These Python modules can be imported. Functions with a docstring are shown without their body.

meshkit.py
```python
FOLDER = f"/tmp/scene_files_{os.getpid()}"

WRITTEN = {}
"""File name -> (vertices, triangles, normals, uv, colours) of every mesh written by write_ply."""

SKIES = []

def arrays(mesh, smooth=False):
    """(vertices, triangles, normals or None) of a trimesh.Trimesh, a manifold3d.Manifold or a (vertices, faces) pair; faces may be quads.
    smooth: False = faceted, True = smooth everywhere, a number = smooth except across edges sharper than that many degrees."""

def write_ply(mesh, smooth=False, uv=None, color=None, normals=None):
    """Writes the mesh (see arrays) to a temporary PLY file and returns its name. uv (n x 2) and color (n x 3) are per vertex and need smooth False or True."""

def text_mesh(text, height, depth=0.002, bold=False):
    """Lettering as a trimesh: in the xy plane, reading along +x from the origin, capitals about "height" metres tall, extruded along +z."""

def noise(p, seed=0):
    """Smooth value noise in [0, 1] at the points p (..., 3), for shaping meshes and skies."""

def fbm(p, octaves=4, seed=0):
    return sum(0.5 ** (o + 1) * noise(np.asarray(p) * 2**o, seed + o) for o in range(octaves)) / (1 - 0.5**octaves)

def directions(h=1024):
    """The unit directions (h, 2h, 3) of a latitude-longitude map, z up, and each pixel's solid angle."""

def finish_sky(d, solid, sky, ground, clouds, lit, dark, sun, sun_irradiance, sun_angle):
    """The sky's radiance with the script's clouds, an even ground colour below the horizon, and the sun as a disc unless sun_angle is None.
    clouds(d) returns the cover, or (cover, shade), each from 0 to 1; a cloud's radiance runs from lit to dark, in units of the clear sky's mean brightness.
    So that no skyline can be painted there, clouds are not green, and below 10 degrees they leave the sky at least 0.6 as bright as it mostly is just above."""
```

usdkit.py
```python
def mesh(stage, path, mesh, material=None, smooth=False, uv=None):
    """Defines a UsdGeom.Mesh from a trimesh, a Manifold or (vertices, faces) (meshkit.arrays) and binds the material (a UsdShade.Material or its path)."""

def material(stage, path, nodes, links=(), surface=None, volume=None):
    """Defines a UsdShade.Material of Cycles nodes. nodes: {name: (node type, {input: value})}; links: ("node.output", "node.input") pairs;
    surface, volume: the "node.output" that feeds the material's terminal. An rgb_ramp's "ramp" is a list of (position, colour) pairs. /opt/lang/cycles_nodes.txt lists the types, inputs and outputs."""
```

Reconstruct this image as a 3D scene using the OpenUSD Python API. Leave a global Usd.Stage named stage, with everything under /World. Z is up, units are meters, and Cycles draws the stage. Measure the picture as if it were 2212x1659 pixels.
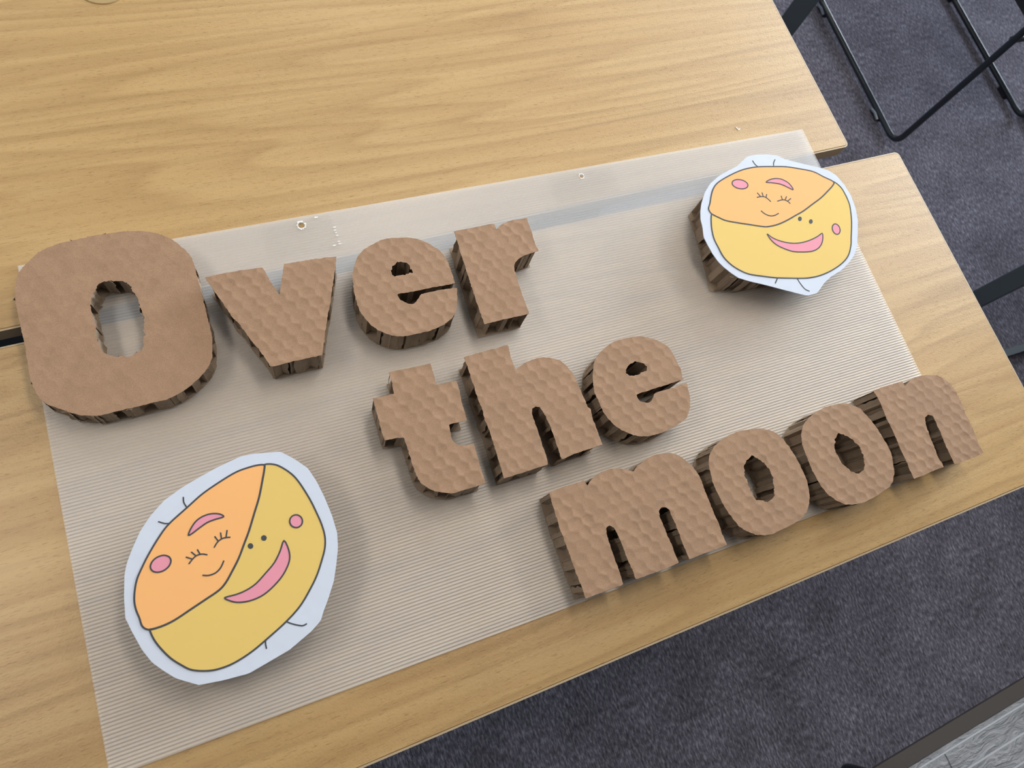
import math, random
import numpy as np, trimesh, usdkit, meshkit
from shapely.geometry import Polygon, LineString, MultiPolygon, Point
from shapely import affinity
from scipy.spatial import Delaunay, cKDTree
from pxr import Usd, UsdGeom, UsdLux, UsdShade, Gf, Sdf

stage = Usd.Stage.CreateInMemory()
UsdGeom.SetStageUpAxis(stage, 'Z')
UsdGeom.SetStageMetersPerUnit(stage, 1.0)
UsdGeom.Xform.Define(stage, '/World')

# ------------------------------------------------------------------ camera
cam = UsdGeom.Camera.Define(stage, '/World/camera')
RIGHT = (0.9246176684, -0.3150263510, 0.2141040996)
DOWN = (-0.2428058496, -0.9205707275, -0.3059327626)
FWD = (0.2934748485, 0.2308851098, -0.9276662004)
EYE = (0.26360427, 0.06380773, 1.65109319)
cam.AddTransformOp().Set(Gf.Matrix4d(*RIGHT, 0, *[-c for c in DOWN], 0, *[-c for c in FWD], 0, *EYE, 1))
cam.CreateFocalLengthAttr(24.0)
cam.CreateHorizontalApertureAttr(24.0 * 2212 / 1584.18)
cam.CreateClippingRangeAttr((0.05, 100.0))
cam.CreateFStopAttr(7.0)
cam.CreateFocusDistanceAttr(1.02)
cam.CreateExposureAttr(-0.17)

# ------------------------------------------------------------------ light of the room
dome = UsdLux.DomeLight.Define(stage, '/World/room_light')
dome.CreateIntensityAttr(0.9)
dome.CreateColorAttr(Gf.Vec3f(0.80, 0.90, 1.0))

def rect_light(name, pos, aim, w, h, intensity, color):
    l = UsdLux.RectLight.Define(stage, '/World/' + name)
    l.CreateWidthAttr(w); l.CreateHeightAttr(h); l.CreateIntensityAttr(intensity); l.CreateColorAttr(Gf.Vec3f(*color))
    z = np.array(pos, float) - np.array(aim, float); z /= np.linalg.norm(z)
    x = np.cross((0, 0, 1), z) if abs(z[2]) < 0.99 else np.array((1.0, 0, 0)); x /= np.linalg.norm(x)
    y = np.cross(z, x)
    l.AddTransformOp().Set(Gf.Matrix4d(*x, 0, *y, 0, *z, 0, *pos, 1))

rect_light('window_light', (4.78, 2.45, 1.65), (3.0, 2.45, 1.65), 3.4, 1.6, 28.0, (0.80, 0.90, 1.0))
for k, (x, y, e) in enumerate([(-0.9, 0.68, 19.0), (0.9, 0.68, 18.0), (2.7, 0.68, 18.0), (-0.9, 3.3, 11.0), (0.9, 3.3, 12.0), (2.7, 3.3, 17.0)]):
    rect_light('ceiling_panel_light' if k == 0 else 'ceiling_panel_light_%03d' % k, (x, y, 2.66), (x, y, 0), 0.28, 1.2, e, (1.0, 0.94, 0.86))

# ------------------------------------------------------------------ helpers
USED = {}
def numbered(parent, name):
    k = (parent, name); n = USED.get(k, 0); USED[k] = n + 1
    return '%s/%s' % (parent, name if n == 0 else '%s_%03d' % (name, n))

def meta(prim, label=None, cat=None, group=None, kind=None):
    for k, v in (('label', label), ('category', cat), ('group', group), ('kind', kind)):
        if v: prim.SetCustomDataByKey(k, v)
    return prim

def thing(name, label=None, cat=None, loc=(0, 0, 0), rz=0.0, group=None, kind=None):
    x = UsdGeom.Xform.Define(stage, numbered('/World', name))
    x.AddTranslateOp().Set(Gf.Vec3d(*loc))
    if rz: x.AddRotateZOp().Set(rz)
    return meta(x.GetPrim(), label, cat, group, kind)

def obj(name, mesh, mat, parent=None, smooth=False, label=None, cat=None, group=None, kind=None):
    base = '/World' if parent is None else str(parent.GetPath())
    m = usdkit.mesh(stage, numbered(base, name), mesh, M[mat], smooth=smooth)
    return meta(m.GetPrim(), label, cat, group, kind)

def box(x0, x1, y0, y1, z0, z1):
    b = trimesh.creation.box((x1 - x0, y1 - y0, z1 - z0)); b.apply_translation(((x0 + x1) / 2, (y0 + y1) / 2, (z0 + z1) / 2)); return b

def polys(p):
    return [g for g in (p.geoms if hasattr(p, 'geoms') else [p]) if g.geom_type == 'Polygon' and g.area > 1e-9]

def slab(p, z0, z1):
    ms = []
    for g in polys(p):
        m = trimesh.creation.extrude_polygon(g, z1 - z0, engine='earcut'); m.apply_translation((0, 0, z0)); ms.append(m)
    return trimesh.util.concatenate(ms)

def tube(pts, r, sides=12, caps=True):
    p = np.asarray(pts, float); n = len(p)
    t = np.gradient(p, axis=0); t /= np.linalg.norm(t, axis=1)[:, None]
    u = np.cross(t[0], (0, 0, 1.0)); u = np.cross(t[0], (0, 1.0, 0)) if np.linalg.norm(u) < 1e-3 else u
    us = []
    for k in range(n):
        u = u - t[k] * (u @ t[k]); u /= np.linalg.norm(u); us.append(u)
    us = np.array(us); vs = np.cross(t, us); a = np.arange(sides) * 2 * np.pi / sides
    V = (p[:, None] + r * (np.cos(a)[None, :, None] * us[:, None] + np.sin(a)[None, :, None] * vs[:, None])).reshape(-1, 3)
    F = []
    for i in range(n - 1):
        for j in range(sides):
            A, B = i * sides + j, i * sides + (j + 1) % sides
            F += [(A, B, B + sides), (A, B + sides, A + sides)]
    if caps:
        V = np.vstack([V, p[0], p[-1]])
        for j in range(sides):
            F += [(len(V) - 2, (j + 1) % sides, j), (len(V) - 1, (n - 1) * sides + j, (n - 1) * sides + (j + 1) % sides)]
    return trimesh.Trimesh(V, F, process=False)

def bend(pts, r=0.05, n=8):
    """A polyline with its corners rounded."""
    p = [np.array(q, float) for q in pts]; out = [p[0]]
    for a, b, c in zip(p, p[1:], p[2:]):
        u, v = (a - b) / np.linalg.norm(a - b), (c - b) / np.linalg.norm(c - b)
        s, e = b + u * r, b + v * r
        for t in np.linspace(0, 1, n): out.append((1 - t) ** 2 * s + 2 * t * (1 - t) * b + t * t * e)
    out.append(p[-1]); return np.array(out)

def rounded_rect(x0, x1, y0, y1, r, q=6):
    return Polygon([(x0, y0), (x1, y0), (x1, y1), (x0, y1)]).buffer(-r).buffer(r, quad_segs=q)

def bevel_slab(p, z0, z1, b):
    """A slab whose top edge is chamfered by b."""
    q = p.buffer(-b)
    low, top = slab(p, z0, z1 - b), None
    A, B = np.array(p.exterior.coords)[:-1], None
    n = len(A)
    B = np.array([q.exterior.interpolate(q.exterior.project(Point(*a))).coords[0] for a in A])
    V = np.vstack([np.c_[A, np.full(n, z0)], np.c_[A, np.full(n, z1 - b)], np.c_[B, np.full(n, z1)]])
    F = []
    for k in range(2):
        for j in range(n):
            i0, i1 = k * n + j, k * n + (j + 1) % n
            F += [(i0, i1, i1 + n), (i0, i1 + n, i0 + n)]
    caps = trimesh.creation.triangulate_polygon(Polygon(B), engine='earcut')
    cv, cf = caps
    V = np.vstack([V, np.c_[cv, np.full(len(cv), z1)], np.c_[np.array(cv), np.full(len(cv), z0)]])
    F = np.vstack([np.array(F), np.array(cf) + 3 * n, np.array(cf)[:, ::-1] + 3 * n + len(cv)])
    m = trimesh.Trimesh(V, F, process=False); m.merge_vertices(); trimesh.repair.fix_normals(m)
    return m

# ------------------------------------------------------------------ materials
M = {}
def mat(name, nodes, links=(), surface='p.BSDF'):
    M[name] = usdkit.material(stage, '/World/Looks/' + name, nodes, links, surface=surface)

def plain(name, color, rough=0.5, **kw):
    mat(name, {'p': ('principled_bsdf', {'base_color': color, 'roughness': rough, **kw})})

def wood(name, shift):
    mat(name, {
        'tc': ('texture_coordinate', {}),
        'm1': ('mapping', {'scale': (0.32, 4.6, 1.0), 'location': shift}),
        'n1': ('noise_texture', {'scale': 1.0, 'detail': 2.5, 'roughness': 0.5, 'distortion': 0.12}),
        'k1': ('math', {'math_type': 'multiply', 'value2': 24.0}),
        's1': ('math', {'math_type': 'fraction'}),
        'r1': ('map_range', {'from_min': 0.0, 'from_max': 1.0, 'to_min': 0.0, 'to_max': 1.0}),
        'm2': ('mapping', {'scale': (0.9, 26.0, 1.0), 'location': shift}),
        'n2': ('noise_texture', {'scale': 1.0, 'detail': 3.0, 'roughness': 0.55}),
        'm3': ('mapping', {'scale': (2.2, 110.0, 1.0)}),
        'n3': ('noise_texture', {'scale': 1.0, 'detail': 2.0, 'roughness': 0.6}),
        'm4': ('mapping', {'scale': (95.0, 800.0, 1.0)}),
        'n4': ('noise_texture', {'scale': 1.0, 'detail': 1.0}),
        'c1': ('rgb_ramp', {'ramp': [(0.0, WOOD_M), (0.10, WOOD_L), (0.55, WOOD_M), (0.90, WOOD_D), (1.0, WOOD_M)]}),
        'c2': ('rgb_ramp', {'ramp': [(0.30, (0.92, 0.89, 0.85)), (0.5, (1, 1, 1)), (0.70, (1.03, 1.04, 1.05))]}),
        'c3': ('rgb_ramp', {'ramp': [(0.32, (0.90, 0.88, 0.84)), (0.5, (1, 1, 1)), (0.7, (1.04, 1.04, 1.04))]}),
        'c4': ('rgb_ramp', {'ramp': [(0.0, (0.60, 0.52, 0.42)), (0.28, (0.72, 0.65, 0.54)), (0.40, (1, 1, 1)), (1.0, (1, 1, 1))]}),
        'x2': ('mix', {'mix_type': 'multiply', 'fac': 1.0}), 'x3': ('mix', {'mix_type': 'multiply', 'fac': 1.0}), 'x4': ('mix', {'mix_type': 'multiply', 'fac': 0.8}),
        'n5': ('noise_texture', {'scale': 420.0, 'detail': 1.0}),
        'b': ('bump', {'strength': 0.35, 'distance': 0.0006}),
        'p': ('principled_bsdf', {'roughness': 0.42, 'ior': 1.55})},
        [('tc.object', 'm1.vector'), ('m1.vector', 'n1.vector'), ('n1.fac', 'k1.value1'), ('k1.value', 's1.value1'), ('s1.value', 'r1.value'), ('r1.result', 'c1.fac'),
         ('tc.object', 'm2.vector'), ('m2.vector', 'n2.vector'), ('n2.fac', 'c2.fac'),
         ('tc.object', 'm3.vector'), ('m3.vector', 'n3.vector'), ('n3.fac', 'c3.fac'),
         ('tc.object', 'm4.vector'), ('m4.vector', 'n4.vector'), ('n4.fac', 'c4.fac'),
         ('c1.color', 'x2.color1'), ('c2.color', 'x2.color2'), ('x2.color', 'x3.color1'), ('c3.color', 'x3.color2'), ('x3.color', 'x4.color1'), ('c4.color', 'x4.color2'),
         ('tc.object', 'n5.vector'), ('n5.fac', 'b.height'), ('b.normal', 'p.normal'), ('x4.color', 'p.base_color')])
WOOD_D, WOOD_M, WOOD_L = (0.372, 0.232, 0.090), (0.416, 0.265, 0.106), (0.436, 0.286, 0.119)
wood('beech_laminate', (0.0, 0.0, 0.0))
wood('beech_laminate_front', (3.7, 1.3, 0.0))
plain('beech_edge', (0.40, 0.31, 0.20), 0.45)
plain('table_underside', (0.23, 0.16, 0.10), 0.7)

def kraft(name, col, var):
    mat(name, {
        'g': ('geometry', {}),
        'n1': ('noise_texture', {'scale': 45.0, 'detail': 4.0, 'roughness': 0.6}),
        'n2': ('noise_texture', {'scale': 700.0, 'detail': 3.0, 'roughness': 0.6}),
        'm3': ('mapping', {'scale': (350.0, 1600.0, 400.0)}),
        'n3': ('noise_texture', {'scale': 1.0, 'detail': 1.0}),
        'c1': ('rgb_ramp', {'ramp': [(0.25, tuple(c * (1 - var) for c in col)), (0.75, tuple(c * (1 + var) for c in col))]}),
        'c2': ('rgb_ramp', {'ramp': [(0.25, (0.84, 0.83, 0.82)), (0.5, (1, 1, 1)), (0.75, (1.13, 1.13, 1.13))]}),
        'c3': ('rgb_ramp', {'ramp': [(0.2, (0.8, 0.78, 0.76)), (0.36, (1, 1, 1)), (1.0, (1, 1, 1))]}),
        'x': ('mix', {'mix_type': 'multiply', 'fac': 1.0}), 'y': ('mix', {'mix_type': 'multiply', 'fac': 0.7}),
        'b': ('bump', {'strength': 0.25, 'distance': 0.0004}),
        'p': ('principled_bsdf', {'roughness': 0.72, 'ior': 1.4, 'specular_ior_level': 0.35})},
        [('g.position', 'n1.vector'), ('g.position', 'n2.vector'), ('g.position', 'm3.vector'), ('m3.vector', 'n3.vector'), ('n1.fac', 'c1.fac'), ('n2.fac', 'c2.fac'), ('n3.fac', 'c3.fac'),
         ('c1.color', 'x.color1'), ('c2.color', 'x.color2'), ('x.color', 'y.color1'), ('c3.color', 'y.color2'), ('y.color', 'p.base_color'), ('n2.fac', 'b.height'), ('b.normal', 'p.normal')])
kraft('kraft_liner', (0.306, 0.193, 0.121), 0.09)
kraft('kraft_core', (0.285, 0.214, 0.152), 0.12)

def sheet_mat(name, fac, white=0.985, tl=0.36):
    """Milky polypropylene film: part clear, part white scatter, a soft gloss; shallow sag between the ribs."""
    mat(name, {
        'g': ('geometry', {}),
        's': ('separate_xyz', {}),
        'k': ('math', {'math_type': 'multiply', 'value2': 2 * math.pi / 0.004}),
        'c': ('math', {'math_type': 'cosine'}),
        'b': ('bump', {'strength': 1.0, 'distance': 0.00032}),
        'p': ('diffuse_bsdf', {'color': (white * 0.965, white * 0.98, white)}), 'gl': ('glossy_bsdf', {'color': (1, 1, 1), 'roughness': 0.36}), 'fr': ('fresnel', {'IOR': 1.5}), 'bk': ('math', {'math_type': 'subtract', 'value1': 1.0}), 'ff': ('math', {'math_type': 'multiply'}), 'fin': ('mix_closure', {}),
        'tl': ('translucent_bsdf', {'color': (white * 0.98, white * 0.99, white)}),
        'mx': ('mix_closure', {'fac': tl}),
        'tr': ('transparent_bsdf', {'color': (0.99, 0.99, 0.99)}),
        'out': ('mix_closure', {'fac': fac})},
        [('g.position', 's.vector'), ('s.y', 'k.value1'), ('k.value', 'c.value1'), ('c.value', 'b.height'), ('b.normal', 'p.normal'),
         ('p.BSDF', 'mx.closure1'), ('tl.BSDF', 'mx.closure2'), ('tr.BSDF', 'out.closure1'), ('mx.closure', 'out.closure2'), ('b.normal', 'gl.normal'), ('g.backfacing', 'bk.value2'), ('fr.fac', 'ff.value1'), ('bk.value', 'ff.value2'), ('ff.value', 'fin.fac'), ('out.closure', 'fin.closure1'), ('gl.BSDF', 'fin.closure2')], surface='fin.closure')
sheet_mat('milky_film', 0.265)
sheet_mat('milky_rib', 0.42, 0.92, 0.5)
mat('clear_tape', {'p': ('principled_bsdf', {'base_color': (0.72, 0.70, 0.68), 'roughness': 0.22}), 'tr': ('transparent_bsdf', {'color': (1.0, 0.995, 0.985)}), 'out': ('mix_closure', {'fac': 0.04})},
    [('tr.BSDF', 'out.closure1'), ('p.BSDF', 'out.closure2')], surface='out.closure')
plain('white_burr', (0.70, 0.70, 0.69), 0.5)
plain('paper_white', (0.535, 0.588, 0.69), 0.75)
plain('print_orange', (0.79, 0.405, 0.145), 0.75)
plain('print_yellow', (0.655, 0.468, 0.130), 0.75)
plain('print_pink', (0.68, 0.26, 0.335), 0.75)
plain('print_ink', (0.035, 0.04, 0.05), 0.7)

mat('carpet_pile', {
    'g': ('geometry', {}),
    'm1': ('mapping', {'scale': (230.0, 70.0, 100.0)}), 'n1': ('noise_texture', {'scale': 1.0, 'detail': 2.0, 'roughness': 0.65}),
    'n2': ('noise_texture', {'scale': 9.0, 'detail': 4.0}),
    'oi': ('object_info', {}),
    'c1': ('rgb_ramp', {'ramp': [(0.28, (0.043, 0.042, 0.053)), (0.5, (0.102, 0.099, 0.127)), (0.74, (0.24, 0.236, 0.285))]}),
    'c2': ('rgb_ramp', {'ramp': [(0.3, (0.78, 0.77, 0.78)), (0.7, (1.2, 1.19, 1.2))]}),
    'x': ('mix', {'mix_type': 'multiply', 'fac': 1.0}),
    'w': ('wave_texture', {'wave_type': 'bands', 'bands_direction': 'y', 'scale': 80.0, 'distortion': 1.0}),
    'b': ('bump', {'strength': 0.7, 'distance': 0.002}),
    'p': ('principled_bsdf', {'roughness': 0.95, 'specular_ior_level': 0.1})},
    [('g.position', 'm1.vector'), ('m1.vector', 'n1.vector'), ('n1.fac', 'c1.fac'), ('g.position', 'n2.vector'), ('n2.fac', 'c2.fac'), ('c1.color', 'x.color1'), ('c2.color', 'x.color2'), ('x.color', 'p.base_color'), ('n1.fac', 'b.height'), ('b.normal', 'p.normal')])
plain('carpet_backing', (0.03, 0.03, 0.035), 0.95)
mat('plank_grey', {
    'g': ('geometry', {}),
    'm1': ('mapping', {'scale': (16.0, 45.0, 10.0)}), 'n1': ('noise_texture', {'scale': 1.0, 'detail': 4.0, 'roughness': 0.6, 'distortion': 1.8}),
    'c1': ('rgb_ramp', {'ramp': [(0.3, (0.33, 0.345, 0.38)), (0.55, (0.40, 0.42, 0.46)), (0.75, (0.52, 0.54, 0.58))]}),
    'b': ('bump', {'strength': 1.0, 'distance': 0.012}),
    'p': ('principled_bsdf', {'roughness': 0.33})},
    [('g.position', 'm1.vector'), ('m1.vector', 'n1.vector'), ('n1.fac', 'c1.fac'), ('c1.color', 'p.base_color'), ('n1.fac', 'b.height'), ('b.normal', 'p.normal')])
plain('plank_joint', (0.62, 0.66, 0.72), 0.35)
plain('edging', (0.095, 0.085, 0.082), 0.55)
plain('dark_steel', (0.062, 0.080, 0.098), 0.45)
plain('black_tube', (0.018, 0.024, 0.034), 0.22)
plain('clear_glide', (0.16, 0.19, 0.25), 0.2, transmission_weight=0.0)
plain('seat_fabric', (0.012, 0.014, 0.022), 0.8)
plain('blue_plastic', (0.10, 0.14, 0.20), 0.4)

# ------------------------------------------------------------------ the setting: floor
FLOOR_ROT = 3.2
fl = thing('floor', loc=(1.13, -0.6275, 0), rz=FLOOR_ROT, kind='structure', label='dark purple-grey carpet-tile floor with a grey plank border')
obj('subfloor', box(-4.9, 4.2, -2.7, 5.6, -0.03, -0.008), 'carpet_backing', fl)
T0 = 0.5
rnd = random.Random(3)
YS = [(-0.0 + 0.0, 0.235)] + [(0.235 + k * T0 + 0.0, 0.235 + (k + 1) * T0) for k in range(6)]
# rows of tiles: the seam seen by the chair lies 1.735 m from the edging
SEAM = 1.772
rows = [SEAM + (k * T0) for k in range(-4, 5)]
rows = [(max(a, 0.0), a + T0) for a in rows if a + T0 > 0.01 and a < 3.6]
for a, b in rows:
    for i in range(-6, 6):
        x0 = i * T0
        obj('carpet_tile', box(x0 + 0.0002, x0 + T0 - 0.0002, a + 0.0003, b - 0.0003, -0.008, rnd.uniform(-0.0003, 0.0)), 'carpet_pile', fl)
st = slab(rounded_rect(-3.0, 3.0, -0.036, -0.002, 0.004), -0.008, 0.0035)
obj('edging_strip', st, 'edging', fl)
PL = [(-0.0515, -0.038)] + [(-0.0535 - 0.052 * (k + 1), -0.0535 - 0.052 * k) for k in range(10)]
for k, (a, b) in enumerate(PL):
    for i in range(-2, 2):
        off = (k * 0.37) % 1.0
        p = rounded_rect(i * 1.2 + off + 0.001, i * 1.2 + off + 1.199, a + 0.0016, b - 0.0016, 0.001)
        obj('plank', bevel_slab(p, -0.008, 0.0, 0.0012), 'plank_grey', fl)
for a, b in PL[:10]:
    obj('plank_joint', box(-2.4, 2.6, a - 0.0022, a + 0.0016, -0.008, 0.0006), 'plank_joint', fl)

# ------------------------------------------------------------------ the setting: walls, window, ceiling
X0, X1, Y0, Y1, H = -3.3, 4.6, -2.6, 4.4, 2.7
plain('wall_paint', (0.50, 0.49, 0.47), 0.8)
plain('ceiling_tile', (0.75, 0.74, 0.71), 0.9)
plain('window_white', (0.75, 0.76, 0.78), 0.4)
mat('window_glass', {'f': ('fresnel', {'IOR': 1.45}), 'g': ('glossy_bsdf', {'roughness': 0.02}), 't': ('transparent_bsdf', {}), 'o': ('mix_closure', {})}, [('f.fac', 'o.fac'), ('t.BSDF', 'o.closure1'), ('g.BSDF', 'o.closure2')], surface='o.closure')
def struct(name, mesh, m, label): return obj(name, mesh, m, None, label=label, kind='structure')
struct('ceiling', box(X0, X1, Y0, Y1, H, H + 0.1), 'ceiling_tile', 'pale ceiling of the room')
struct('wall_left', box(X0 - 0.1, X0, Y0, Y1, 0, H), 'wall_paint', 'painted wall on the left')
struct('wall_back', box(X0, X1, Y1, Y1 + 0.1, 0, H), 'wall_paint', 'painted wall at the back')
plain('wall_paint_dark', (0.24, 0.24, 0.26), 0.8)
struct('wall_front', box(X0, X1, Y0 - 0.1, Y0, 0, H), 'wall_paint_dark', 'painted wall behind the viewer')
WY0, WY1, WZ0, WZ1 = 0.75, 4.15, 0.85, 2.45
struct('wall_right', trimesh.util.concatenate([box(X1, X1 + 0.12, Y0, WY0, 0, H), box(X1, X1 + 0.12, WY1, Y1, 0, H), box(X1, X1 + 0.12, WY0, WY1, 0, WZ0), box(X1, X1 + 0.12, WY0, WY1, WZ1, H)]), 'wall_paint', 'painted window wall on the right')
wn = thing('window_1', 'wide window in the right wall', None, (X1 + 0.06, (WY0 + WY1) / 2, WZ0), kind='structure')
hw, hh = (WY1 - WY0) / 2, WZ1 - WZ0
obj('window_frame', trimesh.util.concatenate([box(-0.03, 0.03, -hw, hw, 0, 0.05), box(-0.03, 0.03, -hw, hw, hh - 0.05, hh), box(-0.03, 0.03, -hw, -hw + 0.05, 0.05, hh - 0.05), box(-0.03, 0.03, hw - 0.05, hw, 0.05, hh - 0.05), box(-0.03, 0.03, -0.03, 0.03, 0.05, hh - 0.05)]), 'window_white', wn)
for a_, b_ in ((-hw + 0.05, -0.03), (0.03, hw - 0.05)): obj('pane', box(-0.004, 0.004, a_, b_, 0.05, hh - 0.05), 'window_glass', wn)

# ------------------------------------------------------------------ tables
TOP = 0.72
def table(name, label, corner, rot, woodname, depth=0.6, length=1.8, grommet=False):
    """corner: the top's right-hand corner nearest the other table; local x runs to the left end at -length, local y over the depth."""
    t = thing(name, label, 'table', (corner[0], corner[1], 0), rot, group='wood laminate tables pushed together')
    y0, y1 = depth
    p = rounded_rect(-length, 0, min(y0, y1), max(y0, y1), 0.009)
    obj('tabletop', bevel_slab(p.buffer(-0.0022), TOP - 0.0235, TOP, 0.0012), woodname, t, smooth=25)
    band = p.difference(p.buffer(-0.0022))
    obj('edge_band', slab(band, TOP - 0.024, TOP - 0.0008), 'beech_edge', t, label='slightly darker edge banding around the tabletop')
    ym = (y0 + y1) / 2
    for x in (-0.18, -length + 0.18):
        obj('leg', slab(rounded_rect(x - 0.035, x + 0.035, ym - 0.025, ym + 0.025, 0.006), 0.035, TOP - 0.055), 'dark_steel', t)
        obj('foot', slab(rounded_rect(x - 0.03, x + 0.03, min(y0, y1) + 0.06, max(y0, y1) - 0.06, 0.01), 0.0, 0.035), 'dark_steel', t)
        obj('bracket', slab(rounded_rect(x - 0.03, x + 0.03, min(y0, y1) + 0.09, max(y0, y1) - 0.09, 0.01), TOP - 0.055, TOP - 0.024), 'dark_steel', t)
    obj('modesty_bar', box(-length + 0.21, -0.21, ym - 0.015, ym + 0.015, TOP - 0.12, TOP - 0.07), 'dark_steel', t)
    if y1 > 0: obj('frame_rail', box(-length + 0.1, -0.45, 0.03, 0.06, 0.60, TOP - 0.024), 'dark_steel', t)
    return t
table('table', 'light beech laminate table at the front carrying most of the milky sheet', (1.3755, 0.5270), 1.1, 'beech_laminate_front', depth=(-0.5955, 0.0))
tr = table('table', 'light beech laminate table at the back, beyond the dark gap under the sheet', (1.2815, 0.5546), 1.5, 'beech_laminate', depth=(0.0, 0.6))
a = np.linspace(0, 2 * np.pi, 40, endpoint=False)
cap = Polygon(np.c_[np.cos(a), np.sin(a)] * 0.036)
g = bevel_slab(cap, TOP, TOP + 0.0016, 0.001)
rr = math.radians(-1.5); dx, dy = 0.166 - 1.2815, 1.0245 - 0.5546
g.apply_translation((dx * math.cos(rr) - dy * math.sin(rr), dx * math.sin(rr) + dy * math.cos(rr), 0))
plain('cap_plastic', (0.36, 0.25, 0.11), 0.5)
obj('cable_cap', g, 'cap_plastic', tr, smooth=30, label='round wood-coloured cap set in the tabletop')

# ------------------------------------------------------------------ milky corrugated plastic sheet
SZ = 0.004
sheet = thing('corrugated_plastic_sheet', 'milky translucent corrugated plastic sheet lying across both tables under the letters', 'plastic sheet', (0, 0, TOP + 0.0003))
HOLES = [(0.3444, 0.5865, 0.0046), (0.7716, 0.5853, 0.0034)]
EDGE = ((0.0, -0.006), (1.2, -0.0015))      # the sheet was cut slightly askew along this edge
plate = Polygon([EDGE[0], EDGE[1], (1.2, 0.6), (0, 0.6)])
rs = np.random.RandomState(5)
for hx, hy, hr in HOLES:
    an = np.linspace(0, 2 * np.pi, 18, endpoint=False); r = hr * (1 + 0.12 * rs.randn(18))
    plate = plate.difference(Polygon(np.c_[hx + r * np.cos(an), hy + r * np.sin(an)]))
def film(p, z):
    v, f = trimesh.creation.triangulate_polygon(p, engine='earcut'); return trimesh.Trimesh(np.c_[v, np.full(len(v), z)], f, process=False)
def wall(a, b, y, z0, z1):
    return trimesh.Trimesh([(a, y, z0), (b, y, z0), (b, y, z1), (a, y, z1)], [(0, 1, 2), (0, 2, 3)], process=False)
obj('bottom_skin', film(plate, 0.0), 'milky_film', sheet)
obj('top_skin', film(plate, SZ), 'milky_film', sheet)
NR = 150
for k in range(NR + 1):
    y = min(max(0.0002 + k * 0.004, 0.0002), 0.5998)
    xs = [0.0]
    for hx, hy, hr in sorted(HOLES):
        if abs(hy - y) < hr + 0.0005: xs += [hx - hr - 0.001, hx + hr + 0.001]
    xs.append(1.2)
    obj('rib', trimesh.util.concatenate([wall(a, b, y, 0.0, SZ) for a, b in zip(xs[::2], xs[1::2])]), 'milky_rib', sheet)
obj('rib', trimesh.Trimesh([(*EDGE[0], 0), (*EDGE[1], 0), (*EDGE[1], SZ), (*EDGE[0], SZ)], [(0, 1, 2), (0, 2, 3)], process=False), 'milky_rib', sheet)
for hx, hy, hr in HOLES:
    an = np.linspace(0, 2 * np.pi, 44, endpoint=False)
    ro = hr * (1.12 + 0.55 * rs.rand(44)); ri = hr * (0.98 + 0.06 * rs.randn(44))
    ring = Polygon(np.c_[hx + ro * np.cos(an), hy + ro * np.sin(an)]).buffer(0).difference(Polygon(np.c_[hx + ri * np.cos(an), hy + ri * np.sin(an)]).buffer(0))
    obj('hole_burr', slab(ring, SZ - 0.0003, SZ + 0.0005), 'white_burr', sheet, label='white torn rim of a punched hanging hole')
TAPES = [[(0.2904, 0.6005), (0.3861, 0.6005), (0.3875, 0.5416), (0.2913, 0.5455)], [(0.717, 0.5985), (0.8264, 0.5990), (0.8269, 0.5479), (0.7177, 0.547)]]
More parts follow.
